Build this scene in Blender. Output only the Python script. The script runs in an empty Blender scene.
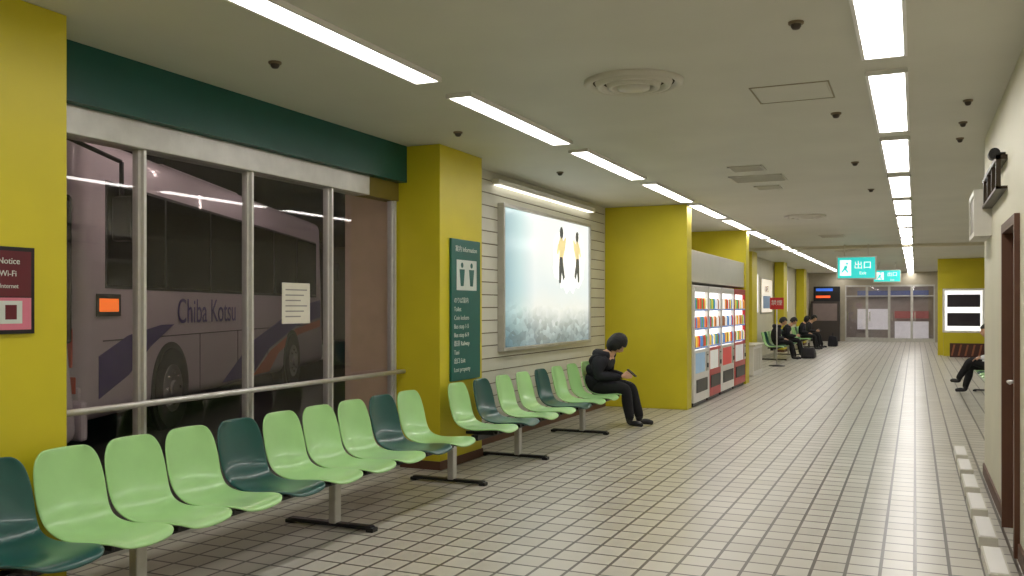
import bpy, bmesh, math, random
from mathutils import Vector, Matrix
random.seed(7)
S = bpy.context.scene
COL = S.collection
try:
    S.view_settings.view_transform = 'Standard'
    S.view_settings.look = 'None'
except Exception as e:
    print(e)

# ------------------------------------------------------------------ materials
def lin(c):
    return tuple(((x/255)/12.92 if x/255 <= 0.04045 else ((x/255+0.055)/1.055)**2.4) for x in c) + (1.0,)
MATS = {}
def mat(name, rgb, rough=0.5, metal=0.0, emit=0.0, var=0.06, scale=6.0, bump=0.0, ergb=None, coat=0.0):
    if name in MATS: return MATS[name]
    m = bpy.data.materials.new(name); m.use_nodes = True
    nt = m.node_tree; b = nt.nodes['Principled BSDF']
    c = lin(rgb)
    b.inputs['Roughness'].default_value = rough
    b.inputs['Metallic'].default_value = metal
    if coat: b.inputs['Coat Weight'].default_value = coat
    tc = nt.nodes.new('ShaderNodeTexCoord')
    nz = nt.nodes.new('ShaderNodeTexNoise'); nz.inputs['Scale'].default_value = scale
    nz.inputs['Detail'].default_value = 3
    nt.links.new(tc.outputs['Object'], nz.inputs['Vector'])
    rp = nt.nodes.new('ShaderNodeValToRGB')
    rp.color_ramp.elements[0].position = 0.3; rp.color_ramp.elements[1].position = 0.7
    rp.color_ramp.elements[0].color = tuple(x*(1-var) for x in c[:3])+(1,)
    rp.color_ramp.elements[1].color = tuple(min(1, x*(1+var)) for x in c[:3])+(1,)
    nt.links.new(nz.outputs['Fac'], rp.inputs['Fac'])
    nt.links.new(rp.outputs['Color'], b.inputs['Base Color'])
    if emit:
        b.inputs['Emission Color'].default_value = lin(ergb) if ergb else c
        b.inputs['Emission Strength'].default_value = emit
    if bump:
        bp = nt.nodes.new('ShaderNodeBump'); bp.inputs['Strength'].default_value = bump
        bp.inputs['Distance'].default_value = 0.02
        nt.links.new(nz.outputs['Fac'], bp.inputs['Height']); nt.links.new(bp.outputs['Normal'], b.inputs['Normal'])
    MATS[name] = m
    return m

def glassmat(name, tint=(1,1,1,1)):
    """thin clear glass: Schlick reflectance from the (two-sided) facing angle"""
    m = bpy.data.materials.new(name); m.use_nodes = True
    nt = m.node_tree; nt.nodes.clear()
    o = nt.nodes.new('ShaderNodeOutputMaterial'); mx = nt.nodes.new('ShaderNodeMixShader')
    t = nt.nodes.new('ShaderNodeBsdfTransparent'); g = nt.nodes.new('ShaderNodeBsdfGlossy')
    t.inputs['Color'].default_value = tint; g.inputs['Roughness'].default_value = 0.02
    lw = nt.nodes.new('ShaderNodeLayerWeight'); lw.inputs['Blend'].default_value = 0.5
    pw = nt.nodes.new('ShaderNodeMath'); pw.operation='POWER'; pw.inputs[1].default_value=5
    ma = nt.nodes.new('ShaderNodeMath'); ma.operation='MULTIPLY_ADD'; ma.inputs[1].default_value=.95; ma.inputs[2].default_value=.05
    nt.links.new(lw.outputs['Facing'], pw.inputs[0]); nt.links.new(pw.outputs[0], ma.inputs[0])
    nt.links.new(ma.outputs[0], mx.inputs[0]); nt.links.new(t.outputs[0], mx.inputs[1]); nt.links.new(g.outputs[0], mx.inputs[2])
    nt.links.new(mx.outputs[0], o.inputs[0])
    return m

def tilemat(name, rgb1, rgb2, mortar, bw, rh, ms, rough=0.35, offset=0.0, rot=None, bump=0.2):
    m = bpy.data.materials.new(name); m.use_nodes = True
    nt = m.node_tree; b = nt.nodes['Principled BSDF']
    tc = nt.nodes.new('ShaderNodeTexCoord'); mp = nt.nodes.new('ShaderNodeMapping')
    if rot: mp.inputs['Rotation'].default_value = rot
    br = nt.nodes.new('ShaderNodeTexBrick')
    br.offset = offset; br.squash = 1.0
    br.inputs['Color1'].default_value = lin(rgb1); br.inputs['Color2'].default_value = lin(rgb2)
    br.inputs['Mortar'].default_value = lin(mortar)
    br.inputs['Scale'].default_value = 1.0
    br.inputs['Mortar Size'].default_value = ms; br.inputs['Mortar Smooth'].default_value = 0.1
    br.inputs['Brick Width'].default_value = bw; br.inputs['Row Height'].default_value = rh
    nz = nt.nodes.new('ShaderNodeTexNoise'); nz.inputs['Scale'].default_value = 0.8; nz.inputs['Detail'].default_value = 3
    mix = nt.nodes.new('ShaderNodeMixRGB'); mix.blend_type = 'MULTIPLY'; mix.inputs[0].default_value = 0.22
    nt.links.new(tc.outputs['Object'], mp.inputs['Vector']); nt.links.new(mp.outputs['Vector'], br.inputs['Vector'])
    nt.links.new(tc.outputs['Object'], nz.inputs['Vector'])
    nt.links.new(br.outputs['Color'], mix.inputs[1]); nt.links.new(nz.outputs['Fac'], mix.inputs[2])
    nt.links.new(mix.outputs[0], b.inputs['Base Color'])
    mr = nt.nodes.new('ShaderNodeMapRange'); mr.inputs['To Min'].default_value = rough; mr.inputs['To Max'].default_value = rough+0.04
    nt.links.new(nz.outputs['Fac'], mr.inputs['Value']); nt.links.new(mr.outputs[0], b.inputs['Roughness'])
    bp = nt.nodes.new('ShaderNodeBump'); bp.invert = True; bp.inputs['Strength'].default_value = bump; bp.inputs['Distance'].default_value = 0.004
    nt.links.new(br.outputs['Fac'], bp.inputs['Height']); nt.links.new(bp.outputs['Normal'], b.inputs['Normal'])
    return m

YEL = mat('yellow_paint', (206,192,34), 0.45, var=0.05, scale=2)
TEAL = mat('teal_beam_paint', (14,80,72), 0.4, var=0.05)
CREAM = mat('cream_wall', (208,203,180), 0.55, var=0.04, scale=2)
CEIL = mat('ceiling_paint', (206,204,192), 0.6, var=0.04, scale=1.2)
BEIGE = mat('beige_plaster', (216,190,176), 0.6)
SLAT = mat('slat_board', (212,210,196), 0.35, var=0.05, scale=3)
DARK = mat('dark_gap', (25,24,22), 0.7)
STEEL = mat('brushed_steel', (215,213,210), 0.3, metal=0.5, var=0.05, scale=20)
STEELM = mat('satin_steel', (196,194,188), 0.35, metal=0.45, var=0.08, scale=8)
CHROME = mat('chrome', (205,205,205), 0.15, metal=1.0)
BLACK = mat('black_plastic', (18,18,20), 0.4)
LGREEN = mat('light_green_frp', (166,214,142), 0.3, var=0.04, coat=0.2)
DGREEN = mat('dark_green_frp', (16,78,72), 0.3, var=0.05, coat=0.2)
WHITE = mat('white_enamel', (232,230,226), 0.35, var=0.02)
OFFW = mat('offwhite_metal', (205,201,188), 0.4, var=0.03)
LIGHT = mat('fluorescent_diffuser', (255,252,248), 0.5, emit=15.0, ergb=(255,251,248), var=0.0)
BAYLIGHT = mat('added_bay_tube', (255,240,230), 0.5, emit=55.0, ergb=(255,232,226), var=0.0)  # for the tubes added to light the bus bay
RED = mat('red_enamel', (190,24,30), 0.35)
BROWN = mat('brown_frame', (92,58,40), 0.45)
DOORM = mat('door_paint', (150,138,118), 0.5)
ASPH = mat('asphalt', (46,43,42), 0.55, var=0.3, scale=30)
BAYW = mat('bay_wall', (48,40,44), 0.8)
BUSW = mat('bus_white', (226,216,222), 0.25, var=0.02, coat=0.3)
BUSG = mat('bus_dark_glass', (14,13,16), 0.08)
PURPLE = mat('bus_purple', (84,66,136), 0.3)
ORANGE = mat('bus_orange', (206,120,90), 0.3)
RUBBER = mat('tyre_rubber', (20,20,20), 0.8)
HUB = mat('wheel_hub', (150,148,146), 0.35, metal=0.7)
GLASS = glassmat('window_glass', (0.95,0.94,0.94,1))
SKIN = mat('skin', (206,160,130), 0.5, var=0.04)
HAIR = mat('black_hair', (16,13,12), 0.5, var=0.3, scale=60, bump=0.4)
NAVY = mat('navy_jacket', (22,22,32), 0.8, var=0.2, scale=25, bump=0.4)
BPANT = mat('black_trousers', (16,16,20), 0.85, var=0.2, scale=25, bump=0.3)
SHIRT = mat('white_shirt', (205,205,205), 0.8, var=0.06, scale=20, bump=0.3)
GREYC = mat('charcoal_coat', (40,38,42), 0.85, var=0.2, scale=25)
SHOE = mat('black_shoe', (14,13,13), 0.4)
FLOOR = tilemat('floor_tiles', (206,202,190), (194,189,176), (92,85,75), 0.18, 0.2, 0.010, rough=0.29)

# ------------------------------------------------------------------ mesh helpers
def link(o, parent=None):
    COL.objects.link(o)
    if parent is not None: o.parent = parent
    return o
def empty(name, loc=(0,0,0), rz=0.0):
    e = bpy.data.objects.new(name, None); e.empty_display_size = 0.1
    e.location = loc; e.rotation_euler = (0,0,rz)
    COL.objects.link(e); return e
def boxes(name, L, mats, parent=None, bevel=0.0, loc=(0,0,0), seg=2):
    vs=[]; fs=[]; mi=[]
    for b in L:
        x0,x1,y0,y1,z0,z1 = b[:6]; k = b[6] if len(b)>6 else 0
        n=len(vs)
        vs += [(x0,y0,z0),(x1,y0,z0),(x1,y1,z0),(x0,y1,z0),(x0,y0,z1),(x1,y0,z1),(x1,y1,z1),(x0,y1,z1)]
        for f in [(0,3,2,1),(4,5,6,7),(0,1,5,4),(1,2,6,5),(2,3,7,6),(3,0,4,7)]:
            fs.append(tuple(n+i for i in f)); mi.append(k)
    me = bpy.data.meshes.new(name); me.from_pydata(vs,[],fs)
    for m in (mats if isinstance(mats,(list,tuple)) else [mats]): me.materials.append(m)
    for p,k in zip(me.polygons,mi): p.material_index=k
    me.update()
    o = bpy.data.objects.new(name, me); o.location = loc
    link(o,parent)
    if bevel:
        md=o.modifiers.new('b','BEVEL'); md.width=bevel; md.segments=seg; md.limit_method='ANGLE'
    return o
def box(name,x0,x1,y0,y1,z0,z1,m,parent=None,bevel=0.0):
    return boxes(name,[(x0,x1,y0,y1,z0,z1)],m,parent,bevel)
def frombm(name,bm,mats,parent=None,smooth=True,loc=(0,0,0)):
    me=bpy.data.meshes.new(name); bm.to_mesh(me); bm.free()
    for m in (mats if isinstance(mats,(list,tuple)) else [mats]): me.materials.append(m)
    if smooth:
        for p in me.polygons: p.use_smooth=True
    o=bpy.data.objects.new(name,me); o.location=loc
    return link(o,parent)
def tube(bm, p0, p1, r, n=16, r2=None, mi=0):
    p0=Vector(p0); p1=Vector(p1); d=p1-p0
    q=d.to_track_quat('Z','Y'); M=Matrix.Translation((p0+p1)/2)@q.to_matrix().to_4x4()
    g=bmesh.ops.create_cone(bm,cap_ends=True,segments=n,radius1=r,radius2=r if r2 is None else r2,depth=d.length,matrix=M)
    for v in g['verts']:
        for f in v.link_faces: f.material_index=mi
def tubes(name, L, m, parent=None, n=16):
    bm=bmesh.new()
    for t in L: tube(bm,*t,n=n)
    o=frombm(name,bm,m,parent,smooth=False)
    for p in o.data.polygons: p.use_smooth = len(p.vertices)==4
    return o
def lathe(name, prof, m, loc, parent=None, n=40):
    bm=bmesh.new(); rings=[]
    for r,z in prof:
        if r<1e-5: rings.append([bm.verts.new((0,0,z))])
        else: rings.append([bm.verts.new((r*math.cos(2*math.pi*i/n),r*math.sin(2*math.pi*i/n),z)) for i in range(n)])
    for a,b in zip(rings,rings[1:]):
        for i in range(n):
            j=(i+1)%n
            if len(a)==1 and len(b)==1: continue
            if len(a)==1: bm.faces.new((a[0],b[j],b[i]))
            elif len(b)==1: bm.faces.new((a[i],a[j],b[0]))
            else: bm.faces.new((a[i],a[j],b[j],b[i]))
    bmesh.ops.recalc_face_normals(bm,faces=bm.faces)
    return frombm(name,bm,m,parent,True,loc)
def poly(name, pts, m, parent=None, axis='x', off=0.0, th=0.004):
    bm=bmesh.new()
    if axis=='x': vs=[bm.verts.new((off,a,b)) for a,b in pts]
    else: vs=[bm.verts.new((a,off,b)) for a,b in pts]
    f=bm.faces.new(vs)
    r=bmesh.ops.extrude_face_region(bm,geom=[f])
    d=Vector((th,0,0)) if axis=='x' else Vector((0,-th,0))
    for v in [g for g in r['geom'] if isinstance(g,bmesh.types.BMVert)]: v.co+=d
    bmesh.ops.recalc_face_normals(bm,faces=bm.faces)
    return frombm(name,bm,m,parent,False)
def text(name, s, size, loc, m, parent=None, face='x', align='CENTER', th=0.001):
    c=bpy.data.curves.new(name,'FONT'); c.body=s; c.size=size; c.extrude=th; c.align_x=align; c.align_y='CENTER'
    c.materials.append(m)
    o=bpy.data.objects.new(name,c); o.location=loc
    o.rotation_euler=(math.pi/2,0,math.pi/2) if face=='x' else ((math.pi/2,0,-math.pi/2) if face=='-x' else (math.pi/2,0,0))
    return link(o,parent)

# ------------------------------------------------------------------ room shell
H=3.0
YB,YE=-3.0,42.0
boxes('floor',[(-4.6,0.75,YB,YE+6,-0.1,0),(0.75,2.1,9.1,YE+6,-0.1,0)],FLOOR)
boxes('ceiling',[(-4.6,0.75,YB,YE+6,H,H+0.12),(0.75,2.1,9.1,YE+6,H,H+0.12)],CEIL)
boxes('wall_back',[(-4.6,0.75,YB-0.12,YB,0,H)],CREAM)
WX=-4.28
boxes('wall_left',[(-4.5,WX,YB,2.4,0,H)],CREAM)
boxes('wall_left',[(-4.5,WX-0.03,8.15,YE,0,H)],CREAM)
RX=0.57
boxes('wall_right',[(RX,RX+0.14,YB,6.12,0,H),(RX,RX+0.14,7.02,9.1,0,H),(RX,RX+0.14,6.12,7.02,2.06,H),(RX+0.14,1.95,8.96,9.1,0,H),(1.95,2.09,9.1,YE,0,H)],CREAM)
d=empty('door_1',(RX,0,0))
boxes('door_frame',[(-0.03,0.14,6.12,6.18,0,2.06),(-0.03,0.14,6.96,7.02,0,2.06),(-0.03,0.14,6.18,6.96,2.0,2.06)],BROWN,d)
box('door_leaf',0.04,0.09,6.185,6.955,0.01,1.995,DOORM,d,0.004)
tubes('door_handle',[((0.0,6.86,1.0),(0.04,6.86,1.0),0.012),((0.0,6.86,1.0),(0.0,6.74,1.0),0.011)],STEEL,d)
boxes('baseboard_right',[(RX-0.015,RX,YB,6.08,0,0.1),(RX-0.015,RX,7.06,9.1,0,0.1)],BROWN)

def pillar(y0,y1,x0=-4.5,x1=-3.98):
    p=empty('yellow_pillar')
    box('shaft',x0,x1,y0,y1,0,H-0.001,YEL,p,0.006)
    box('pillar_base',x0,x1+0.008,y0-0.008,y1+0.008,0,0.08,BROWN,p)
    return p
pillar(2.4,3.29); pillar(7.27,8.15)
boxes('concrete_pillar',[(-5.02,-4.52,7.27,8.15,-0.02,4.2)],BEIGE)
boxes('concrete_pillar',[(-5.02,-4.52,2.4,3.27,-0.02,4.2)],BEIGE)
boxes('yellow_partition_wall',[(WX,-3.03,13.0,13.3,0,H-0.001)],YEL,bevel=0.006)
boxes('yellow_partition_wall',[(WX,-3.0,17.86,18.2,0,H-0.001)],YEL,bevel=0.006)
for yy in (24.6,31.0,37.0):
    pillar(yy,yy+0.85,x0=WX)
boxes('beam_teal',[(-4.62,-4.33,3.29,7.27,2.66,H-0.001)],TEAL)
boxes('trim_1',[(-4.56,-4.40,3.29,6.75,2.49,2.66)],STEELM,bevel=0.006)
boxes('trim_2',[(-4.56,-4.42,6.75,7.27,2.49,2.66)],mat('olive_trim',(120,105,40),0.5))
boxes('trim_3',[(-4.56,-4.40,3.29,7.27,0,0.12)],STEELM)
GX=-4.47
ys=[3.27,4.23,5.24,6.23,7.23]
for i in range(4):
    w=empty('window_%d'%(i+1))
    box('pane',GX-0.004,GX+0.004,ys[i]+0.02,ys[i+1]-0.02,0.12,2.49,GLASS,w)
    boxes('mullion',[(GX-0.03,GX+0.045,ys[i+1]-0.012,ys[i+1]+0.012,0.12,2.49),(GX-0.03,GX+0.02,ys[i+1]-0.033,ys[i+1]-0.012,0.12,2.49),(GX-0.03,GX+0.02,ys[i+1]+0.012,ys[i+1]+0.033,0.12,2.49)],STEEL,w,0.003)
r=empty('handrail')
tubes('rail_bar',[((-4.36,3.29,0.9),(-4.36,7.27,0.9),0.02)],STEEL,r)
tubes('rail_brackets',[((-4.42,y,0.9),(-4.36,y,0.9),0.012) for y in ys[1:4]],STEEL,r)
paper=empty('paper_notice')
box('sheet',GX+0.005,GX+0.008,5.62,5.97,1.37,1.69,mat('paper',(225,220,205),0.8),paper)
for k in range(6):
    box('print_line',GX+0.008,GX+0.009,5.66,5.93-0.04*(k%3),1.63-k*0.042,1.64-k*0.042,mat('ink_grey',(150,145,140),0.8),paper)

L=[]; z=0.1
while z<H-0.02:
    L.append((WX-0.03,WX,8.15,13.0,z,min(z+0.128,H-0.002),0)); z+=0.14
L.append((WX-0.03,WX-0.012,8.15,13.0,0,H-0.002,1))
boxes('wall_left',L,[SLAT,mat('slat_shadow',(110,100,78),0.7)])
box('baseboard_left',WX,WX+0.012,8.15,13.0,0,0.1,BROWN)
wl=empty('wall_wash_lamp')
box('housing',WX,WX+0.09,9.0,12.3,2.86,2.92,WHITE,wl,0.008)
box('diffuser',WX+.01,WX+0.08,9.05,12.25,2.853,2.86,mat('wash_lit',(255,250,235),.5,emit=2.0),wl)

# ------------------------------------------------------------------ lightbox poster
def postermat():
    m=bpy.data.materials.new('lightbox_print'); m.use_nodes=True; nt=m.node_tree; b=nt.nodes['Principled BSDF']
    tc=nt.nodes.new('ShaderNodeTexCoord'); sp=nt.nodes.new('ShaderNodeSeparateXYZ')
    nt.links.new(tc.outputs['Generated'],sp.inputs[0])
    nz=nt.nodes.new('ShaderNodeTexNoise'); nz.inputs['Scale'].default_value=4; nz.inputs['Detail'].default_value=5
    nt.links.new(tc.outputs['Generated'],nz.inputs['Vector'])
    ad=nt.nodes.new('ShaderNodeMath'); ad.operation='MULTIPLY_ADD'; ad.inputs[1].default_value=0.2
    nt.links.new(nz.outputs['Fac'],ad.inputs[0]); nt.links.new(sp.outputs['Z'],ad.inputs[2])
    r1=nt.nodes.new('ShaderNodeValToRGB'); cr=r1.color_ramp
    cr.elements[0].position=0.1; cr.elements[0].color=lin((120,136,138))
    cr.elements[1].position=1.0; cr.elements[1].color=lin((246,250,246))
    for p,c in ((0.2,(160,172,170)),(0.3,(200,206,200)),(0.38,(236,238,230)),(0.55,(230,238,236)),(0.8,(242,246,242))):
        e=cr.elements.new(p); e.color=lin(c)
    nt.links.new(ad.outputs[0],r1.inputs['Fac'])
    r2=nt.nodes.new('ShaderNodeValToRGB'); c2=r2.color_ramp
    c2.elements[0].position=0.0; c2.elements[0].color=lin((120,165,178)); c2.elements[1].position=0.32; c2.elements[1].color=(1,1,1,1)
    e=c2.elements.new(0.16); e.color=lin((200,226,228))
    nt.links.new(sp.outputs['Y'],r2.inputs['Fac'])
    mx=nt.nodes.new('ShaderNodeMixRGB'); mx.blend_type='MULTIPLY'; mx.inputs[0].default_value=0.9
    nt.links.new(r1.outputs[0],mx.inputs[1]); nt.links.new(r2.outputs[0],mx.inputs[2])
    vo=nt.nodes.new('ShaderNodeTexVoronoi'); vo.inputs['Scale'].default_value=28
    nt.links.new(tc.outputs['Generated'],vo.inputs['Vector'])
    bw=nt.nodes.new('ShaderNodeRGBToBW'); nt.links.new(vo.outputs['Color'],bw.inputs[0])
    r3=nt.nodes.new('ShaderNodeValToRGB'); r3.color_ramp.elements[0].position=0.12; r3.color_ramp.elements[0].color=(1,1,1,1)
    r3.color_ramp.elements[1].position=0.36; r3.color_ramp.elements[1].color=(0,0,0,1)
    nt.links.new(sp.outputs['Z'],r3.inputs['Fac'])
    ml=nt.nodes.new('ShaderNodeMath'); ml.operation='MULTIPLY'; ml.inputs[1].default_value=0.4
    nt.links.new(r3.outputs[0],ml.inputs[0])
    m2=nt.nodes.new('ShaderNodeMixRGB'); m2.blend_type='OVERLAY'
    nt.links.new(ml.outputs[0],m2.inputs[0]); nt.links.new(mx.outputs[0],m2.inputs[1]); nt.links.new(bw.outputs[0],m2.inputs[2])
    b.inputs['Base Color'].default_value=(0.1,0.1,0.1,1); b.inputs['Roughness'].default_value=0.15
    nt.links.new(m2.outputs[0],b.inputs['Emission Color']); b.inputs['Emission Strength'].default_value=1.0
    return m
lb=empty('lightbox_advertisement')
y0,y1,z0,z1=9.16,12.14,1.0,2.67
box('display',WX,WX+0.05,y0+0.04,y1-0.04,z0+0.04,z1-0.04,postermat(),lb)
boxes('frame',[(WX,WX+0.08,y0,y1,z0,z0+0.04),(WX,WX+0.08,y0,y1,z1-0.04,z1),(WX,WX+0.08,y0,y0+0.04,z0+0.04,z1-0.04),(WX,WX+0.08,y1-0.04,y1,z0+0.04,z1-0.04)],STEELM,lb,0.004)
EY=mat('print_yellow',(222,204,150),0.5,emit=0.8); EB=mat('print_black',(90,92,90),0.5,emit=0.5)
EW=mat('print_white',(250,250,246),0.5,emit=0.9)
def figure(cy,cz,s,flip):
    f=flip
    poly('print_coat',[(cy+f*a*s,cz+b*s) for a,b in [(-.10,-.3),(.07,-.34),(.12,-.1),(.24,.1),(.28,.3),(.2,.3),(.12,.22),(.06,.28),(-.06,.28),(-.2,.1),(-.24,-.06),(-.16,-.05),(-.1,.05)]],EY,lb,off=WX+0.0512,th=0.001)
    poly('print_trousers',[(cy+f*a*s,cz+b*s) for a,b in [(-.12,-.62),(-.02,-.62),(.02,-.4),(.12,-.56),(.2,-.5),(.1,-.2),(.07,-.1),(-.09,-.1),(-.12,-.3)]],EB,lb,off=WX+0.0525,th=0.001)
    poly('print_head',[(cy+f*.02*s+.1*s*math.cos(t*math.pi/6),cz+.38*s+.12*s*math.sin(t*math.pi/6)) for t in range(12)],EB,lb,off=WX+0.0512,th=0.001)
poly('print_cloud',[(11.35+.62*math.cos(t*math.pi/16)*(1+.08*math.sin(5*t)),2.15+.44*math.sin(t*math.pi/16)*(1+.1*math.cos(3*t))) for t in range(32)],EW,lb,off=WX+0.0502,th=0.0005)
figure(11.02,2.22,0.66,1); figure(11.64,2.22,0.62,-1)

# ------------------------------------------------------------------ teal sign on pillar
sg=empty('pillar_information_sign')
STEAL=mat('sign_teal',(14,92,84),0.35)
SW=mat('sign_white',(205,212,204),0.5)
box('board',-3.98,-3.955,7.45,8.06,0.8,2.146,STEAL,sg,0.004)
box('pictogram_panel',-3.955,-3.952,7.55,7.97,1.66,1.95,SW,sg)
for yy in (7.66,7.86):
    poly('pictogram_body',[(yy-.03,1.7),(yy+.03,1.7),(yy+.055,1.86),(yy-.055,1.86)],STEAL,sg,off=-3.952,th=.001)
    poly('pictogram_head',[(yy+.026*math.cos(t*math.pi/6),1.9+.026*math.sin(t*math.pi/6)) for t in range(12)],STEAL,sg,off=-3.952,th=.001)
text('title','案内 Information',0.065,(-3.954,7.755,2.05),SW,sg)
for k in range(9):
    text('text_line',['のりば案内','Toilet','Coin lockers','Bus stop 1-5','Bus stop 6-9','鉄道 Railway','Taxi','出口 Exit','Lost property'][k],0.06,(-3.954,7.5,1.56-k*0.082),SW,sg,align='LEFT')

ps=empty('notice_poster')
MAR=mat('poster_maroon',(96,22,34),0.4); PNK=mat('poster_pink',(214,120,140),0.4)
box('frame',-3.98,-3.965,2.6,3.09,1.37,1.79,BLACK,ps)
box('maroon_panel',-3.965,-3.962,2.62,3.07,1.55,1.77,MAR,ps)
box('pink_panel',-3.965,-3.962,2.62,3.07,1.39,1.545,PNK,ps)
text('heading','お知らせ Notice',0.042,(-3.961,2.86,1.72),SW,ps)
text('line','ご案内 Wi-Fi',0.04,(-3.961,2.88,1.66),SW,ps)
text('line','Free Internet',0.03,(-3.961,2.92,1.6),SW,ps)
box('picture',-3.962,-3.960,2.9,3.02,1.42,1.53,SW,ps)
box('picture_detail',-3.960,-3.959,2.93,2.99,1.44,1.51,MAR,ps)

# ------------------------------------------------------------------ ceiling fittings
def strip_light(x0,x1,y0,y1):
    e=empty('fluorescent_ceiling_light')
    boxes('housing',[(x0-0.02,x0,y0-0.02,y1+0.02,H-0.03,H),(x1,x1+0.02,y0-0.02,y1+0.02,H-0.03,H),(x0,x1,y0-0.02,y0,H-0.03,H),(x0,x1,y1,y1+0.02,H-0.03,H)],WHITE,e)
    box('diffuser',x0,x1,y0,y1,H-0.022,H-0.004,LIGHT,e)
for k in range(-3,15):
    ya=6.17+2.46*k
    strip_light(-0.27,-0.06,ya,ya+2.03)
    yb=5.62+2.46*k
    strip_light(-3.0,-2.84,yb,yb+2.0)
THR=mat('throat_dark',(70,64,48),0.8)
def diffuser(x,y,r):
    e=empty('round_air_diffuser',(x,y,H-.001))
    CR=OFFW
    lathe('outer_ring',[(r,0),(r,-0.012),(r*.93,-0.03),(r*.86,-0.022),(r*.82,-0.004)],CR,(0,0,0),e)
    lathe('middle_ring',[(r*.78,-0.004),(r*.74,-0.035),(r*.66,-0.038),(r*.62,-0.006)],CR,(0,0,0),e)
    lathe('inner_ring',[(r*.56,-0.004),(r*.52,-0.045),(r*.44,-0.048),(r*.4,-0.006)],CR,(0,0,0),e)
    lathe('core',[(r*.34,-0.004),(r*.32,-0.05),(0,-0.055)],CR,(0,0,0),e)
    lathe('throat',[(r*.9,-0.002),(0,-0.002)],THR,(0,0,0),e)
diffuser(-1.71,5.8,0.33); diffuser(-1.65,15.5,0.33); diffuser(-1.65,25.5,0.33)
def c2w(px,py,Z=H):
    a=math.radians(24.12); dd=(Z-1.5)*900/(307-py); u=dd*(px-512)/900
    return (u*math.cos(a)-dd*math.sin(a), u*math.sin(a)+dd*math.cos(a))
def dome(px,py,r=0.05):
    x,y=c2w(px,py)
    e=empty('smoke_detector',(x,y,H))
    lathe('base',[(r,0),(r,-0.01),(r*.9,-0.014),(0,-0.014)],mat('detector_tan',(120,104,78),0.5),(0,0,0),e,24)
    lathe('dome',[(r*.7,-0.014),(r*.66,-0.026),(r*.45,-0.038),(0,-0.042)],mat('detector_brown',(62,50,38),0.4),(0,0,0),e,24)
for p in ((275,62),(458,132),(796,22),(836,113),(560,172),(871,189),(855,162),(968,100),(963,122),(960,138)):
    dome(*p, r=0.04 if p[0]<940 else 0.033)
def grille(x,y,w,l):
    e=empty('ceiling_vent_grille',(x,y,H))
    L=[(-w/2,w/2,-l/2,-l/2+.02,-.015,0),(-w/2,w/2,l/2-.02,l/2,-.015,0),(-w/2,-w/2+.02,-l/2,l/2,-.015,0),(w/2-.02,w/2,-l/2,l/2,-.015,0)]
    n=8
    for i in range(n):
        yy=-l/2+.02+(l-.04)*(i+.5)/n
        L.append((-w/2,w/2,yy-.008,yy+.008,-.012,-.003))
    boxes('frame',L,OFFW,e)
    box('dark_back',-w/2+.01,w/2-.01,-l/2+.01,l/2-.01,-.003,-.001,THR,e)
for p,w,l in (((747,168),.36,.36),((758,178),.6,.5),((768,187),.3,.3),((832,236),.5,.6)):
    x,y=c2w(*p); grille(x,y,w,l)
h=empty('ceiling_access_hatch',(-0.78,6.55,H))
boxes('frame',[(-.26,.26,-.26,-.25,-.005,0),(-.26,.26,.25,.26,-.005,0),(-.26,-.25,-.26,.26,-.005,0),(.25,.26,-.26,.26,-.005,0)],mat('hatch_edge',(150,142,116),.6),h)
box('panel',-.24,.24,-.24,.24,-.004,0,CEIL,h)
boxes('trim_4',[(-4.25,1.95,23.4,23.55,2.93,H-0.001)],CREAM)

# ------------------------------------------------------------------ hanging signs
def exit_sign(x0,x1,y,z0,z1,s):
    e=empty('hanging_exit_sign')
    g=mat('exit_sign_lit',(50,195,190),0.4,emit=0.85)
    w=mat('exit_white_lit',(235,255,248),0.4,emit=0.9)
    box('casing',x0-.03,x1+.03,y,y+.12,z0-.03,z1+.03,OFFW,e,.006)
    box('lit_panel',x0,x1,y-.005,y,z0,z1,g,e)
    tubes('hangers',[((x0+.15,y+.06,z1),(x0+.15,y+.06,H),.01),((x1-.15,y+.06,z1),(x1-.15,y+.06,H),.01)],OFFW,e)
    box('pictogram_panel',x0+.05,x0+.3,y-.008,y-.005,z0+.06,z1-.06,w,e)
    bx=x0+.17; bz=(z0+z1)/2
    poly('running_man',[(bx-.02,bz+.04),(bx+.03,bz+.06),(bx+.05,bz),(bx+.02,bz-.03),(bx+.08,bz-.1),(bx+.05,bz-.12),(bx-.01,bz-.05),(bx-.07,bz-.12),(bx-.09,bz-.1),(bx-.04,bz-.02)],g,e,axis='y',off=y-.008)
    poly('running_man_head',[(bx+.04+.025*math.cos(t*math.pi/5),bz+.1+.025*math.sin(t*math.pi/5)) for t in range(10)],g,e,axis='y',off=y-.008)
    text('exit_text_japanese','出口',0.2*s,(x0+.56,y-.007,bz+.05),w,e,face='y')
    text('exit_text_english','Exit',0.1*s,(x0+.56,y-.007,bz-.13),w,e,face='y')
exit_sign(-1.69,-.86,22.9,2.19,2.68,1)
exit_sign(-1.25,-.45,32.5,2.35,2.72,.8)

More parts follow.
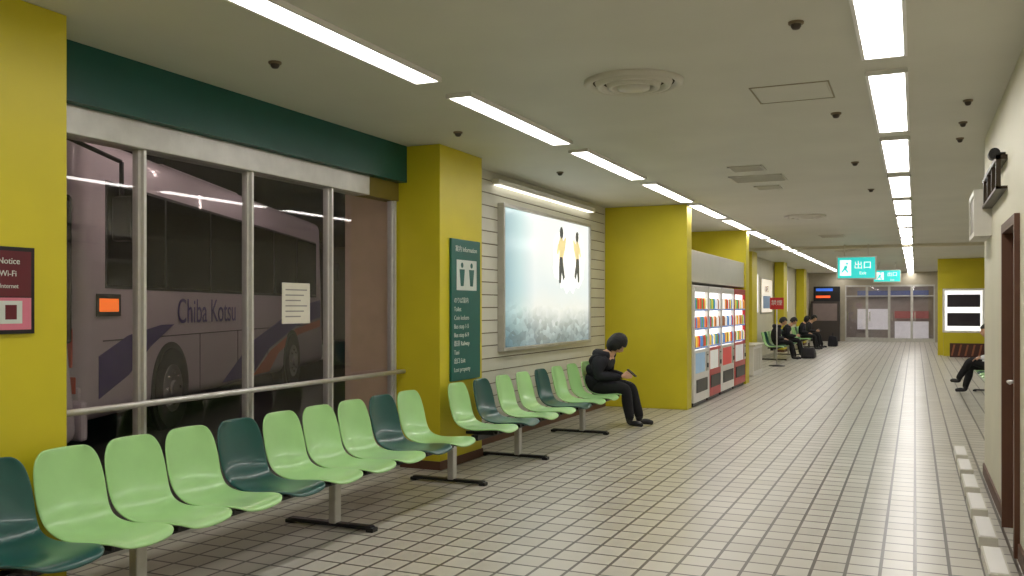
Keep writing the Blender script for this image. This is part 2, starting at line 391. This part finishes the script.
# ------------------------------------------------------------------ seats
prof=[(-.185,.80),(-.178,.775),(-.165,.72),(-.14,.62),(-.105,.52),(-.06,.44),(0,.402),(.08,.386),(.17,.387),(.27,.398),(.35,.402),(.395,.394),(.42,.372)]
wid=[.125,.168,.196,.207,.204,.196,.192,.203,.214,.214,.205,.182,.140]
def seat(parent,y,m,x=0):
    bm=bmesh.new(); n=8; rows=[]
    for i,((px,pz),w) in enumerate(zip(prof,wid)):
        row=[]
        back=max(0,min(1,(pz-.42)/.2)) if i<6 else 0
        for j in range(n+1):
            t=-1+2*j/n
            row.append(bm.verts.new((px+.035*back*t*t, w*t, pz+(1-back)*.018*t*t)))
        rows.append(row)
    for a,b in zip(rows,rows[1:]):
        for j in range(n): bm.faces.new((a[j],a[j+1],b[j+1],b[j]))
    bmesh.ops.recalc_face_normals(bm,faces=bm.faces)
    o=frombm('seat_shell',bm,m,parent,True,(x,y,0))
    sd=o.modifiers.new('s','SOLIDIFY'); sd.thickness=.016; sd.offset=0
    sb=o.modifiers.new('u','SUBSURF'); sb.levels=1; sb.render_levels=2
    return o
def bench(ylist,cols,legs,x=-3.72,flip=False):
    e=empty('tandem_seat_bench',(x,0,0))
    if flip: e.rotation_euler=(0,0,math.pi)
    s=-1 if flip else 1
    for y,c in zip(ylist,cols): seat(e,s*y,LGREEN if c=='L' else DGREEN)
    a,b=sorted((s*ylist[0],s*ylist[-1]))
    L=[(.08,.15,a-.15,b+.15,.30,.35)]
    for y in ylist:
        L.append((.0,.28,s*y-.02,s*y+.02,.35,.38)); L.append((.0,.28,s*y+.08,s*y+.1,.35,.378)); L.append((.0,.28,s*y-.1,s*y-.08,.35,.378))
    boxes('support_beam',L,BLACK,e,.004)
    for y in legs:
        yy=s*y
        boxes('leg',[(.085,.145,yy-.035,yy+.035,.03,.31)],STEELM,e,.01)
        boxes('foot',[(-.26,.42,yy-.03,yy+.03,.012,.04),(-.28,-.22,yy-.035,yy+.035,0,.03),(.38,.44,yy-.035,yy+.035,0,.03)],BLACK,e,.008)
    return e
y1s=[2.77+.415*i for i in range(10)]
bench(y1s,'DLLLDLLLDL',[3.4,5.1,6.8])
y2s=[7.38+.51*i for i in range(8)]
bench(y2s,'LDLLDLLL',[8.2,10.1])
bench([25.7+.5*i for i in range(9)],'LDLLLDLLD',[26.2,29.2])
bench([32.3+.5*i for i in range(8)],'LLDLLLDL',[32.8,35.3])
bench([14.5+.5*i for i in range(9)],'LDLLLDLLD',[15.0,18.0],x=1.38,flip=True)

# ------------------------------------------------------------------ people
def skinmesh(name,nodes,mats,parent,sub=2,labels=None):
    me=bpy.data.meshes.new(name+'_skel')
    me.from_pydata([n[0] for n in nodes],[(n[1],i) for i,n in enumerate(nodes) if n[1] is not None],[])
    o=bpy.data.objects.new(name+'_skel',me); COL.objects.link(o)
    o.modifiers.new('skin','SKIN')
    if not me.skin_vertices:
        bpy.context.view_layer.objects.active=o
        bpy.ops.mesh.customdata_skin_add()
    sv=me.skin_vertices[0].data
    for i,n in enumerate(nodes):
        r=n[2]; sv[i].radius=r if isinstance(r,tuple) else (r,r); sv[i].use_root=(i==0)
    sb=o.modifiers.new('sub','SUBSURF'); sb.levels=sub; sb.render_levels=sub
    bpy.context.view_layer.update()
    dg=bpy.context.evaluated_depsgraph_get()
    nm=bpy.data.meshes.new_from_object(o.evaluated_get(dg))
    nm.name=name
    bpy.data.objects.remove(o)
    nm.materials.clear()
    for m in mats: nm.materials.append(m)
    segs=[(Vector(nodes[n[1]][0]),Vector(n[0]),n[3]) for n in nodes if n[1] is not None]
    for p in nm.polygons:
        c=p.center; best=9; lab=0
        for a,b,l in segs:
            ab=b-a; t=max(0,min(1,(c-a).dot(ab)/max(ab.length_squared,1e-9)))
            dd=(c-(a+ab*t)).length
            if dd<best: best=dd; lab=l
        p.material_index=lab; p.use_smooth=True
    ob=bpy.data.objects.new(name,nm); link(ob,parent); return ob

def head(parent,loc,pitch,yaw=0,s=1.0,longhair=False,roll=0):
    hd=bpy.data.objects.new('head',None); hd.empty_display_size=.05
    hd.location=loc; hd.rotation_euler=(roll,pitch,yaw); hd.scale=(s,s,s); link(hd,parent)
    bm=bmesh.new(); bmesh.ops.create_uvsphere(bm,u_segments=32,v_segments=24,radius=1)
    for v in bm.verts:
        x,y,z=v.co
        f=max(0,x)
        nx=x*.095; ny=y*.076; nz=z*.115
        if z<0: ny*=1-.28*(-z)**1.5; nx+= .012*(-z)*f
        if z<-.3 and x<0: nx*=1-.25*(-z)
        for sy in (-1,1):
            dd=(y-sy*.42)**2+(z-.02)**2
            if x>0: nx-=.009*math.exp(-dd/.03)
        if x>0: nx+=.024*math.exp(-(y**2)/.02-((z+.2)**2)/.03)
        if x>0: nx+=.007*math.exp(-(y**2)/.05-((z+.5)**2)/.01)
        if x>0: nx+=.006*math.exp(-(y**2)/.06-((z+.85)**2)/.02)
        v.co=(nx,ny,nz)
    frombm('face',bm,SKIN,hd)
    for sy in (-1,1):
        bm=bmesh.new(); bmesh.ops.create_uvsphere(bm,u_segments=12,v_segments=8,radius=1)
        for v in bm.verts: v.co=(v.co.x*.018-.005, v.co.y*.008+sy*.077, v.co.z*.03-.008)
        frombm('ear',bm,SKIN,hd)
        bm=bmesh.new(); bmesh.ops.create_uvsphere(bm,u_segments=12,v_segments=8,radius=1)
        for v in bm.verts: v.co=(v.co.x*.006+.079, v.co.y*.013+sy*.031, v.co.z*.006+.002)
        frombm('eye',bm,BLACK,hd)
        boxes('eyebrow',[(.083,.09,sy*.032-.014,sy*.032+.014,.022,.027)],HAIR,hd,.002)
    boxes('mouth',[(.088,.101,-.02,.02,-.062,-.057)],mat('lips',(150,80,75),.5),hd,.002)
    bm=bmesh.new(); bmesh.ops.create_uvsphere(bm,u_segments=36,v_segments=28,radius=1)
    kill=[]
    for v in bm.verts:
        x,y,z=v.co
        if longhair:
            if x>.35 and z<.18 and abs(y)<.62: kill.append(v); continue
        else:
            if x>.45 and z<.3: kill.append(v); continue
            if x>.12 and z<-.15: kill.append(v); continue
            if z<-.62: kill.append(v); continue
        wob=1+.015*math.sin(9*y+5*z)+.012*math.sin(17*x+11*y)
        k=1.1*wob
        zz=z
        if longhair and z<-.1 : zz=z*1.15; k=1.13*wob
        v.co=(x*.1*k-.004, y*.083*k, zz*.116*k+.004)
    bmesh.ops.delete(bm,geom=kill,context='VERTS')
    o=frombm('hair',bm,HAIR,hd)
    sd=o.modifiers.new('s','SOLIDIFY'); sd.thickness=.014; sd.offset=-.5
    return hd

def hand(parent,wrist,fwd,side,up,curl=0.6,thumb=1,m=None):
    w=Vector(wrist); f=Vector(fwd).normalized(); s_=Vector(side).normalized(); u=Vector(up).normalized()
    N=[(w,None,.022,0),(w+f*.03,0,.024,0)]
    kn=[.030,.010,-.010,-.029]; ln=[.070,.078,.073,.057]
    for i in range(4):
        b=w+f*.085+s_*kn[i]
        N.append((w+f*.055+s_*kn[i]*.7,1,.015,0)); j=len(N)-1
        N.append((b,j,.0105,0)); a=0; p=b
        for q,fr in enumerate((.42,.32,.26)):
            a+=curl*(.8 if q else .6)
            p=p+(f*math.cos(a)-u*math.sin(a))*ln[i]*fr
            N.append((p,len(N)-1,.0092-.001*q,0))
    b=w+f*.03+s_*.03-u*.004
    N.append((b,1,.013,0)); j=len(N)-1
    N.append((b+f*.025+s_*.022-u*.01,j,.011,0))
    N.append((b+f*.052+s_*.026-u*.02,j+1,.009,0))
    return skinmesh('hand',[(tuple(n[0]),)+n[1:] for n in N],[SKIN],parent,sub=2)

def person(loc,rz,top,pants,s=1.0,pose='phone',longhair=False,lean=0.0,name='seated_person',headpitch=.6,sub=2,seatz=.405,bulk=1.0,hair_s=1.0,hood=False,slump=0.0):
    e=empty(name,loc,rz); e.scale=(s,s,s)
    k=seatz/s
    ph=k+.095
    l=lean
    B=bulk
    def sp(h): return l*h
    N=[]
    def add(co,p,r,lab): N.append((co,p,r*(B if lab==0 else (1+(B-1)*.5 if lab==1 else 1)),lab)); return len(N)-1
    P=add((0,0,ph),None,.125,1)
    a=add((.0+sp(.1),0,ph+.12),P,.125,0)
    b=add((.0+sp(.24),0,ph+.25-slump*.5),a,.13,0)
    c=add((.02+sp(.38),0,ph+.36-slump),b,.115,0)
    n1=add((.05+sp(.47),0,ph+.44-slump),c,.062,0)
    n2=add((.09+sp(.54)+.02,0,ph+.495-slump),n1,.05,2)
    hx=.10+sp(.6)+.045; hz=ph+.555-slump
    add((hx-.015,0,hz-.02),n2,.048,2)
    for sy in (-1,1):
        S1=add((.02+sp(.38),sy*.15,ph+.365-slump),c,.075,0)
        if pose=='phone':
            el=(.06+sp(.2),sy*.225,ph+.13); wr=(.30+sp(.25),sy*.075,ph+.12)
        elif pose=='lap':
            el=(.0+sp(.2),sy*.23,ph+.14); wr=(.24,sy*.12,ph+.09)
        else:
            el=(.02+sp(.2),sy*.24,ph+.15); wr=(.26,-sy*.02,ph+.13)
        sh_=(.025+sp(.33),sy*.195,ph+.315-slump)
        S2=add(sh_,S1,.064,0)
        m1=tuple((p+q)/2 for p,q in zip(sh_,el))
        S3=add(m1,S2,.056,0)
        E=add(el,S3,.050,0)
        m2=tuple((p+q)/2 for p,q in zip(el,wr))
        F=add(m2,E,.043,0)
        add(wr,F,.033/B,0)
        if sy==1: WRR=wr
        else: WRL=wr
        if pose=='crossed' and sy==1:
            kn=(.44,-.02,ph+.07); an=(.60,-.16,ph-.27); to=(.74,-.18,ph-.30)
        elif pose=='crossed':
            kn=(.42,-.1,ph-.03); an=(.5,-.1,.085/s); to=(.66,-.11,.035/s)
        else:
            kn=(.44,sy*.12,ph-.02); an=(.48+(.06 if sy>0 else 0),sy*.11,.085); to=(.65+(.06 if sy>0 else 0),sy*.13,.035)
        h1=add((.03,sy*.095,ph-.01),P,.095,1)
        mt=tuple(.5*p+.5*q for p,q in zip((.03,sy*.095,ph-.01),kn))
        h2=add(mt,h1,.086,1)
        K=add(kn,h2,.066,1)
        mc=tuple(.65*p+.35*q for p,q in zip(kn,an)); mc=(mc[0]-.015,mc[1],mc[2])
        h3=add(mc,K,.062,1)
        A=add((an[0],an[1],an[2]+.02),h3,.048,1)
        hl=add((an[0]-.01,an[1],an[2]-.035),A,.038,3)
        T1=add(((an[0]+to[0])/2+.01,(an[1]+to[1])/2,(an[2]-.035+to[2])/2+.01),hl,.040,3)
        add(to,T1,.028,3)
    skinmesh('body',N,[top,pants,SKIN,SHOE],e,sub=sub)
    head(e,(hx+.01,0,hz+.035),headpitch,s=hair_s,longhair=longhair)
    if hood:
        bm=bmesh.new(); R=.105; cx=.03+sp(.47); cz=ph+.445-slump; rows=[]
        for i in range(21):
            t=math.radians(50+260*i/20); rr=.045+.022*math.sin((i/20)*math.pi)
            ring=[]
            for j in range(10):
                q=2*math.pi*j/10
                rad=R+rr*math.cos(q)
                ring.append(bm.verts.new((cx+rad*math.cos(t),rad*math.sin(t)*1.1,cz+rr*math.sin(q)-.25*lean*rad*math.cos(t))))
            rows.append(ring)
        for r0,r1 in zip(rows,rows[1:]):
            for j in range(10): bm.faces.new((r0[j],r0[(j+1)%10],r1[(j+1)%10],r1[j]))
        bm.faces.new(rows[0]); bm.faces.new(rows[-1][::-1])
        bmesh.ops.recalc_face_normals(bm,faces=bm.faces)
        frombm('hood',bm,top,e)
    if pose=='phone':
        for sy,wr in ((1,WRR),(-1,WRL)):
            hand(e,wr,(.9,-sy*.35,.15),(0,-sy*.35,1),(.0,sy,.1),curl=.75)
        ph_=boxes('smartphone',[(-.035,.035,-.006,.006,-.07,.07,0),(-.031,.031,.0061,.0066,-.062,.062,1)],[BLACK,mat('phone_screen',(200,215,235),.3,emit=1.2)],e)
        ph_.location=(wr[0]+.115,0,wr[2]+.045); ph_.rotation_euler=(-.9,0,math.pi/2)
    else:
        for sy,wr in ((1,WRR),(-1,WRL)):
            dy=-sy if pose=='crossed' else -sy*.3
            hand(e,wr,(.9,dy*.3,-.25),(.1,-sy,.0),(.2,0,1),curl=.35)
    return e
person((-3.73,10.95,0),0.0,NAVY,BPANT,s=1.02,pose='phone',lean=.22,headpitch=.8,longhair=True,bulk=1.45,hair_s=1.04,hood=True,slump=.06)
person((-3.66,26.7,0),0.1,GREYC,BPANT,s=1.0,pose='lap',lean=.1,headpitch=.4,bulk=1.3,hood=True)
person((-3.66,28.7,0),0.1,NAVY,BPANT,s=.97,pose='phone',lean=.2,headpitch=.6,bulk=1.3)
person((-3.66,33.3,0),0.0,NAVY,BPANT,s=.97,pose='lap',lean=.05,headpitch=.3,longhair=True,bulk=1.2)
person((-3.66,34.8,0),-.1,GREYC,BPANT,s=1.0,pose='phone',lean=.2,headpitch=.5,bulk=1.2)
person((1.30,17.5,0),math.pi,SHIRT,BPANT,s=1.0,pose='crossed',lean=.02,headpitch=.1,bulk=1.25)
def bag(x,y,w,d,h,m):
    e=empty('travel_bag',(x,y,0))
    bm=bmesh.new(); bmesh.ops.create_cube(bm,size=1)
    bmesh.ops.subdivide_edges(bm,edges=bm.edges,cuts=3,use_grid_fill=True)
    for v in bm.verts:
        t=v.co.z+.5; k=1-.25*t*t
        v.co=(v.co.x*w*k,v.co.y*d*k,t*h*(1+.04*math.sin(20*v.co.x)))
    o=frombm('bag_body',bm,m,e); o.modifiers.new('s','SUBSURF').levels=1
    tubes('bag_handle',[((0,-d*.25,h*.9),(0,-d*.2,h+.12),.012),((0,-d*.2,h+.12),(0,d*.2,h+.12),.012),((0,d*.2,h+.12),(0,d*.25,h*.9),.012)],m,e)
    boxes('bag_pocket',[(w*.42,w*.5,-d*.3,d*.3,.05,h*.5)],m,e,.01)
bag(-2.85,27.7,.4,.6,.32,GREYC); bag(-2.85,36.2,.35,.5,.4,NAVY)

# ------------------------------------------------------------------ vending machines
PC=[mat('can_%d'%i,c,.4,emit=.35) for i,c in enumerate([(210,60,50),(90,140,200),(235,210,90),(90,160,100),(245,245,240),(150,100,70),(235,150,70),(245,240,235)])]  # cans glow in their own colours, standing in for light on them
VLIT=mat('vending_backlight',(245,245,245),.5,emit=1.6,var=0)
ADV=[mat('advert_%d'%i,c,.4,emit=.2) for i,c in enumerate([(150,185,215),(235,235,230),(210,60,60),(225,225,225)])]
def vending(loc,rz,W,color,lower,adv=0,Hh=1.83):
    e=empty('drink_vending_machine',loc,rz)
    D=.72
    bm=[(-D,-.06,0,W,.06,Hh,0),(-.06,0,0,.045,.06,Hh,0),(-.06,0,W-.045,W,.06,Hh,0),(-.06,0,.045,W-.045,Hh-.1,Hh,0),(-.06,0,.045,W-.045,.06,.84,1),
        (-D+.02,-.03,.03,W-.03,0,.06,2)]
    boxes('cabinet',bm,[color,lower,BLACK],e,.008)
    box('backlight',-.06,-.055,.045,W-.045,.84,Hh-.1,VLIT,e)
    b=bmesh.new(); n=int((W-.12)/.09)
    for r_ in range(3):
        z0=.89+r_*.29
        for i in range(n):
            y=.1+(W-.2)*i/(n-1); mi=random.randrange(8)
            tube(b,(-.026,y,z0),(-.026,y,z0+.13),.024,12,mi=mi)
            tube(b,(-.026,y,z0+.13),(-.026,y,z0+.17),.024,12,r2=.012,mi=mi)
    frombm('drink_samples',b,PC,e,smooth=False)
    boxes('price_strips',[(-.055,-.002,.045,W-.045,.86+r_*.29,.89+r_*.29) for r_ in range(3)],WHITE,e)
    boxes('select_buttons',[(-.002,.004,.09+(W-.2)*i/(n-1)-.02,.09+(W-.2)*i/(n-1)+.02,.865+r_*.29,.885+r_*.29) for r_ in range(3) for i in range(n)],mat('button_blue',(70,120,200),.4,emit=.4),e)
    boxes('dispense_flap',[(0,.012,.12,W-.12,.2,.4)],BLACK,e,.006)
    boxes('coin_panel',[(0,.015,W-.22,W-.06,.5,.8)],STEELM,e,.004)
    boxes('coin_details',[(.015,.02,W-.18,W-.1,.74,.76),(.015,.03,W-.18,W-.12,.55,.62)],BLACK,e)
    boxes('advert_panel',[(0,.004,.08,W-.28,.5,.8)],ADV[adv],e)
    return e
vending((-3.0,13.36,0),0,1.0,WHITE,WHITE,0)
vending((-3.0,14.4,0),0,1.0,WHITE,RED,1)
vending((-3.0,15.44,0),0,1.15,WHITE,WHITE,2)
vending((-3.0,16.63,0),0,1.15,RED,RED,3)
boxes('vending_canopy',[(WX,-3.04,13.301,17.859,1.88,2.36)],OFFW,bevel=.006)

c=empty('service_counter')
boxes('counter_body',[(WX,-3.2,20.0,21.2,0,.64)],WHITE,c,.01)
boxes('counter_top',[(WX,-3.16,19.96,21.24,.64,.68)],OFFW,c,.006)
boxes('counter_panels',[(-3.2,-3.195,20.06+.38*i,20.4+.38*i,.1,.58) for i in range(3)],OFFW,c)
s=empty('red_notice_stand',(-3.2,23.6,0))
tubes('pole',[((0,0,.02),(0,0,1.45),.014)],STEEL,s)
lathe('foot',[(.2,0),(.2,.015),(.05,.035),(0,.035)],BLACK,(0,0,0),s)
boxes('board',[(-.17,.17,-.02,.02,1.44,1.74,0)],mat('red_sign_lit',(180,36,36),.4,emit=.1),s,.01)
text('letter','禁煙',.14,(0,-.022,1.6),SW,s,face='y')

def poster(y0,y1,z0,z1,m,name='wall_poster'):
    e=empty(name)
    boxes('frame',[(WX-.03,WX+.0,y0,y1,z0,z1)],STEELM,e,.004)
    box('print',WX,WX+.006,y0+.04,y1-.04,z0+.04,z1-.04,m,e)
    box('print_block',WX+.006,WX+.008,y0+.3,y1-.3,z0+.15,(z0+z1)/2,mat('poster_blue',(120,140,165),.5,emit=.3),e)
    text('print_text','INFO',.3,(WX+.008,(y0+y1)/2,z1-.35),MAR,e)
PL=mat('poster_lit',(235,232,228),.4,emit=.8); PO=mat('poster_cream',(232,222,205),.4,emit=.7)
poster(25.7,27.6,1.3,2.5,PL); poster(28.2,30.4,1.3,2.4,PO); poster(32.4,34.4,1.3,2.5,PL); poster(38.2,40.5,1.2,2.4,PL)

# ------------------------------------------------------------------ right side far
box('yellow_partition_wall',.65,1.949,31.0,31.3,0,H-.001,YEL)
dc=empty('illuminated_display_case',(0,0,0))
DKP=mat('case_dark_panel',(38,30,44),.3)
boxes('case_body',[(.78,1.92,30.6,30.99,.72,2.06,0),(.84,1.86,30.59,30.6,.78,2.0,1),(.9,1.8,30.58,30.59,1.5,1.88,2),(.9,1.8,30.58,30.59,.92,1.32,2)],[WHITE,mat('case_lit',(250,250,245),.4,emit=1.0,var=0),DKP],dc)
boxes('case_stand',[(.8,1.9,30.62,30.98,0,.72)],YEL,dc)
hz=empty('hazard_notice_board',(0,0,0))
boxes('board',[(.95,1.94,29.9,29.94,0,.42,0)],[mat('hazard_dark',(70,36,30),.6)],hz)
for i in range(5):
    xx=.98+.18*i
    poly('hazard_stripe',[(xx,.05),(xx+.05,.05),(xx+.12,.38),(xx+.07,.38)],mat('hazard_red',(150,90,60),.5),hz,axis='y',off=29.9)
for i in range(7):
    ya=4.6+i*.85
    b_=(.36,.47,ya,ya+.62,.0,.07)
    boxes('floor_curb_block',[b_+(0,),(b_[0]+.01,b_[1]-.01,b_[2]+.02,b_[3]-.02,.07,.075,1)],[OFFW,WHITE],bevel=.012)
wb=empty('wall_mounted_sign_bracket')
boxes('sign_case',[(RX-.12,RX-.02,8.3,8.9,2.12,2.42)],mat('case_grey',(120,112,96),.4),wb,.01)
boxes('sign_frame',[(RX-.13,RX,8.26,8.3,2.08,2.46),(RX-.13,RX,8.9,8.94,2.08,2.46),(RX-.13,RX,8.3,8.9,2.42,2.46),(RX-.13,RX,8.3,8.9,2.08,2.12)],OFFW,wb)
boxes('mount_rail',[(RX-.07,RX,6.9,8.26,2.5,2.53),(RX-.07,RX,6.9,8.26,2.3,2.32),(RX-.07,RX-.04,6.9,6.93,2.3,2.53),(RX-.07,RX-.04,7.3,7.33,2.3,2.53),(RX-.07,RX-.04,7.7,7.73,2.3,2.53),(RX-.07,RX-.04,8.1,8.13,2.3,2.53)],mat('dark_bronze',(58,48,36),.4,metal=.5),wb)
tubes('spot_lamp',[((RX-.07,7.0,2.56),(RX-.07,7.14,2.56),.035),((RX-.07,7.05,2.56),(RX,7.05,2.56),.01)],BLACK,wb)

# ------------------------------------------------------------------ end wall
boxes('wall_end',[(-4.5,-2.8,YE,YE+.15,0,H),(.77,2.09,YE,YE+.15,0,H),(-2.8,.77,YE,YE+.15,2.45,H)],mat('end_wall',(170,162,142),.6))
for i in range(4):
    a=-2.8+i*.8925; b_=a+.8925
    e=empty('door_%d'%(i+2))
    boxes('frame',[(a,a+.05,YE+.02,YE+.1,0,2.45),(b_-.05,b_,YE+.02,YE+.1,0,2.45),(a+.05,b_-.05,YE+.02,YE+.1,2.38,2.45),(a+.05,b_-.05,YE+.02,YE+.1,0,.15),(a+.05,b_-.05,YE+.02,YE+.1,1.95,2.0)],STEELM,e)
    box('pane',a+.05,b_-.05,YE+.055,YE+.065,.15,2.38,GLASS,e)
    box('push_bar',a+.1,a+.14,YE-.02,YE+.02,.9,1.3,CHROME,e)
BEY=mat('beyond_wall',(165,155,150),.6)
boxes('wall_beyond',[(-4.6,2.1,YE+5.8,YE+5.95,0,H)],BEY)
boxes('wall_beyond',[(-4.6,-4.5,YE+.15,YE+5.8,0,H),(2.0,2.1,YE+.15,YE+5.8,0,H)],BEY)
e=empty('lobby_shop_front')
boxes('shop_panels',[(-2.6,-1.2,YE+5.6,YE+5.79,.4,1.4,0),(-.9,.6,YE+5.6,YE+5.79,.95,1.3,1),(-.9,.6,YE+5.6,YE+5.79,.0,.8,0),(-2.6,.6,YE+5.6,YE+5.79,2.0,2.3,2)],[mat('shop_white',(215,212,216),.5,emit=.35),mat('shop_red',(165,90,90),.5,emit=.2),mat('shop_blue',(90,100,140),.5,emit=.3)],e)  # panel colours emit so the hall beyond reads as lit
e=empty('led_departure_board')
boxes('case',[(-4.1,-3.0,YE-.12,YE-.001,1.75,2.4,0),(-4.0,-3.3,YE-.13,YE-.12,2.2,2.32,1),(-4.0,-3.4,YE-.13,YE-.12,1.9,2.0,2)],[BLACK,mat('led_blue',(60,110,220),.5,emit=.6),mat('led_orange',(240,90,40),.5,emit=1.0)],e)
e=empty('dark_notice_cabinet')
boxes('cabinet',[(-4.2,-3.0,YE-.4,YE-.001,0,1.75,0),(-4.1,-3.1,YE-.41,YE-.4,.9,1.65,1)],[mat('cab_dark',(60,52,48),.5),mat('cab_panel',(120,105,100),.5,emit=.1)],e,.01)
strip_light(-1.5,-1.3,YE+1,YE+3); strip_light(-2.6,-2.4,YE+3,YE+5); strip_light(-.2,0,YE+3,YE+5)

# ------------------------------------------------------------------ bus bay outside
boxes('ground_bay',[(-26,-4.6,-8,34,-.15,-.02)],ASPH)
boxes('ceiling_bay',[(-26,-4.62,-8,34,4.2,4.35)],BAYW)
boxes('wall_bay',[(-26.2,-26,-8,34,-.02,4.2),(-26,-4.6,-8.2,-8,-.02,4.2),(-26,-4.6,34,34.2,-.02,4.2)],BAYW)
boxes('wall_facade',[(-4.62,-4.5,-8,2.4,-.02,4.2),(-4.62,-4.5,8.15,34,-.02,4.2),(-4.62,-4.5,3.27,7.27,2.7,4.2)],BAYW)
for i,(x,y,l) in enumerate(((-6.2,3,2.4),(-6.6,8,2.4),(-8,12,2.4),(-9,17,2.4),(-14,5,2.4),(-16,14,2.4))):
    e=empty('added_bay_light',(x,y,4.199))  # tubes added under the bay ceiling so the buses are lit
    box('batten',-.06,.06,-l/2,l/2,-.06,0,WHITE,e)
    tubes('tube',[((0,-l/2+.05,-.09),(0,l/2-.05,-.09),.02)],BAYLIGHT,e)
def bus(loc,rz,L,txt=None,led=None):
    e=empty('highway_bus',loc,rz)
    W=2.5
    bm=bmesh.new()
    bmesh.ops.create_cube(bm,size=1)
    for v in bm.verts: v.co=((v.co.x-.5)*W,(v.co.y+.5)*L,.32+(v.co.z+.5)*3.0)
    for v in bm.verts:
        if v.co.z>2 and v.co.y>L-.1: v.co.y-=.35
    bmesh.ops.bevel(bm,geom=bm.edges[:],offset=.16,segments=5,affect='EDGES',profile=.5)
    frombm('body_shell',bm,BUSW,e)
    n=6; a=.45; wl_=(L-1.2)/n
    for i in range(n):
        boxes('side_window',[(-.01,.012,a+i*wl_+.03,a+(i+1)*wl_-.03,1.75,2.85)],BUSG,e,.01)
    boxes('window_pillars',[(-.01,.006,a,a+n*wl_,1.72,2.88)],BLACK,e)
    boxes('windscreen',[(-W+.15,-.15,L-.12,L+.0,1.2,2.5)],BUSG,e,.03)
    boxes('rear_window',[(-W+.3,-.3,-.012,.02,1.8,2.7)],BUSG,e,.01)
    boxes('bumper',[(-W+.05,-.03,L-.02,L+.06,.35,.7),(-W+.05,-.03,-.06,.02,.35,.7)],BUSW,e,.03)
    boxes('lamps',[(-.45,-.2,L+.06,L+.07,.75,.9),(-W+.2,-W+.45,L+.06,L+.07,.75,.9),(-.3,-.12,-.03,0,.9,1.3),(-W+.12,-W+.3,-.03,0,.9,1.3)],mat('lamp_red',(200,60,40),.3),e,.01)
    boxes('roof_unit',[(-W+.5,-.5,L*.3,L*.6,3.3,3.5)],BUSW,e,.05)
    boxes('skirt_lines',[(0,.006,.4,L-.4,1.15,1.165),(0,.006,L*.3,L*.3+.012,.4,1.15),(0,.006,L*.45,L*.45+.012,.4,1.15),(0,.006,L*.6,L*.6+.012,.4,1.15)],mat('panel_gap',(90,85,88),.5),e)
    def sw(pts,m,name): poly(name,pts,m,e,off=.002,th=.006)
    sw([(.3,1.0),(1.0,1.2),(1.9,1.3),(2.3,1.3),(1.6,1.05),(1.0,.75),(.3,.55)],PURPLE,'livery_swoosh_purple')
    sw([(L-6.6,.4),(L-5.2,.95),(L-2.4,1.5),(L-.4,1.68),(L-.4,1.3),(L-2.4,1.15),(L-4.2,.8),(L-5.2,.4)],PURPLE,'livery_swoosh_purple')
    sw([(L-5.1,.4),(L-4.1,.76),(L-2.4,1.1),(L-.4,1.25),(L-.4,1.1),(L-2.2,.98),(L-3.6,.7),(L-4.2,.4)],ORANGE,'livery_swoosh_orange')
    for wy in (2.2,L-2.7):
        for xs in (0,-W):
            sg=1 if xs==0 else -1
            tubes('wheel_arch',[((xs-.05*sg,wy,.50),(xs+.012*sg,wy,.50),.58)],BLACK,e,n=40)
            tubes('tyre',[((xs-.26*sg,wy,.5),(xs+.03*sg,wy,.5),.5)],RUBBER,e,n=40)
            tubes('wheel_rim',[((xs,wy,.5),(xs+.04*sg,wy,.5),.3)],HUB,e,n=32)
            tubes('wheel_hub',[((xs,wy,.5),(xs+.08*sg,wy,.5),.1)],HUB,e,n=20)
            tubes('wheel_nuts',[((xs,wy+.2*math.cos(t*math.pi/4),.5+.2*math.sin(t*math.pi/4)),(xs+.055*sg,wy+.2*math.cos(t*math.pi/4),.5+.2*math.sin(t*math.pi/4)),.018) for t in range(8)],CHROME,e,n=8)
    tubes('mirror_arm',[((-.1,L-.2,3.0),(.15,L+.25,2.8),.02),((.15,L+.25,2.8),(.15,L+.25,2.5),.02)],BLACK,e)
    boxes('mirror',[(.05,.28,L+.22,L+.3,2.1,2.5)],BLACK,e,.03)
    if txt: text('livery_text',txt,.46,(.012,3.55,1.45),PURPLE,e,align='CENTER')
    if led is not None:
        boxes('led_side_display',[(.012,.02,led-.28,led+.28,1.42,1.66,0),(.02,.022,led-.22,led+.22,1.47,1.61,1)],[BLACK,mat('led_amber',(240,110,30),.5,emit=1.0)],e)
    return e
th=math.radians(23)
bus((-8.2+.39*1.2,7.7-.92*1.2,-.02),th,10.7,txt='Chiba Kotsu',led=.5)
bus((-6.55,-5.1,-.02),0,10.7)

# ------------------------------------------------------------------ world + camera
w=bpy.data.worlds.new('w'); S.world=w; w.use_nodes=True
w.node_tree.nodes['Background'].inputs[0].default_value=(.02,.02,.025,1)
w.node_tree.nodes['Background'].inputs[1].default_value=.3
cam=bpy.data.cameras.new('camera'); co=bpy.data.objects.new('camera',cam); COL.objects.link(co)
co.location=(0,0,1.5); co.rotation_euler=(math.pi/2,0,math.radians(24.12))
cam.sensor_width=36; cam.lens=900/1024*36; cam.shift_y=19/1024; cam.clip_end=200
S.camera=co
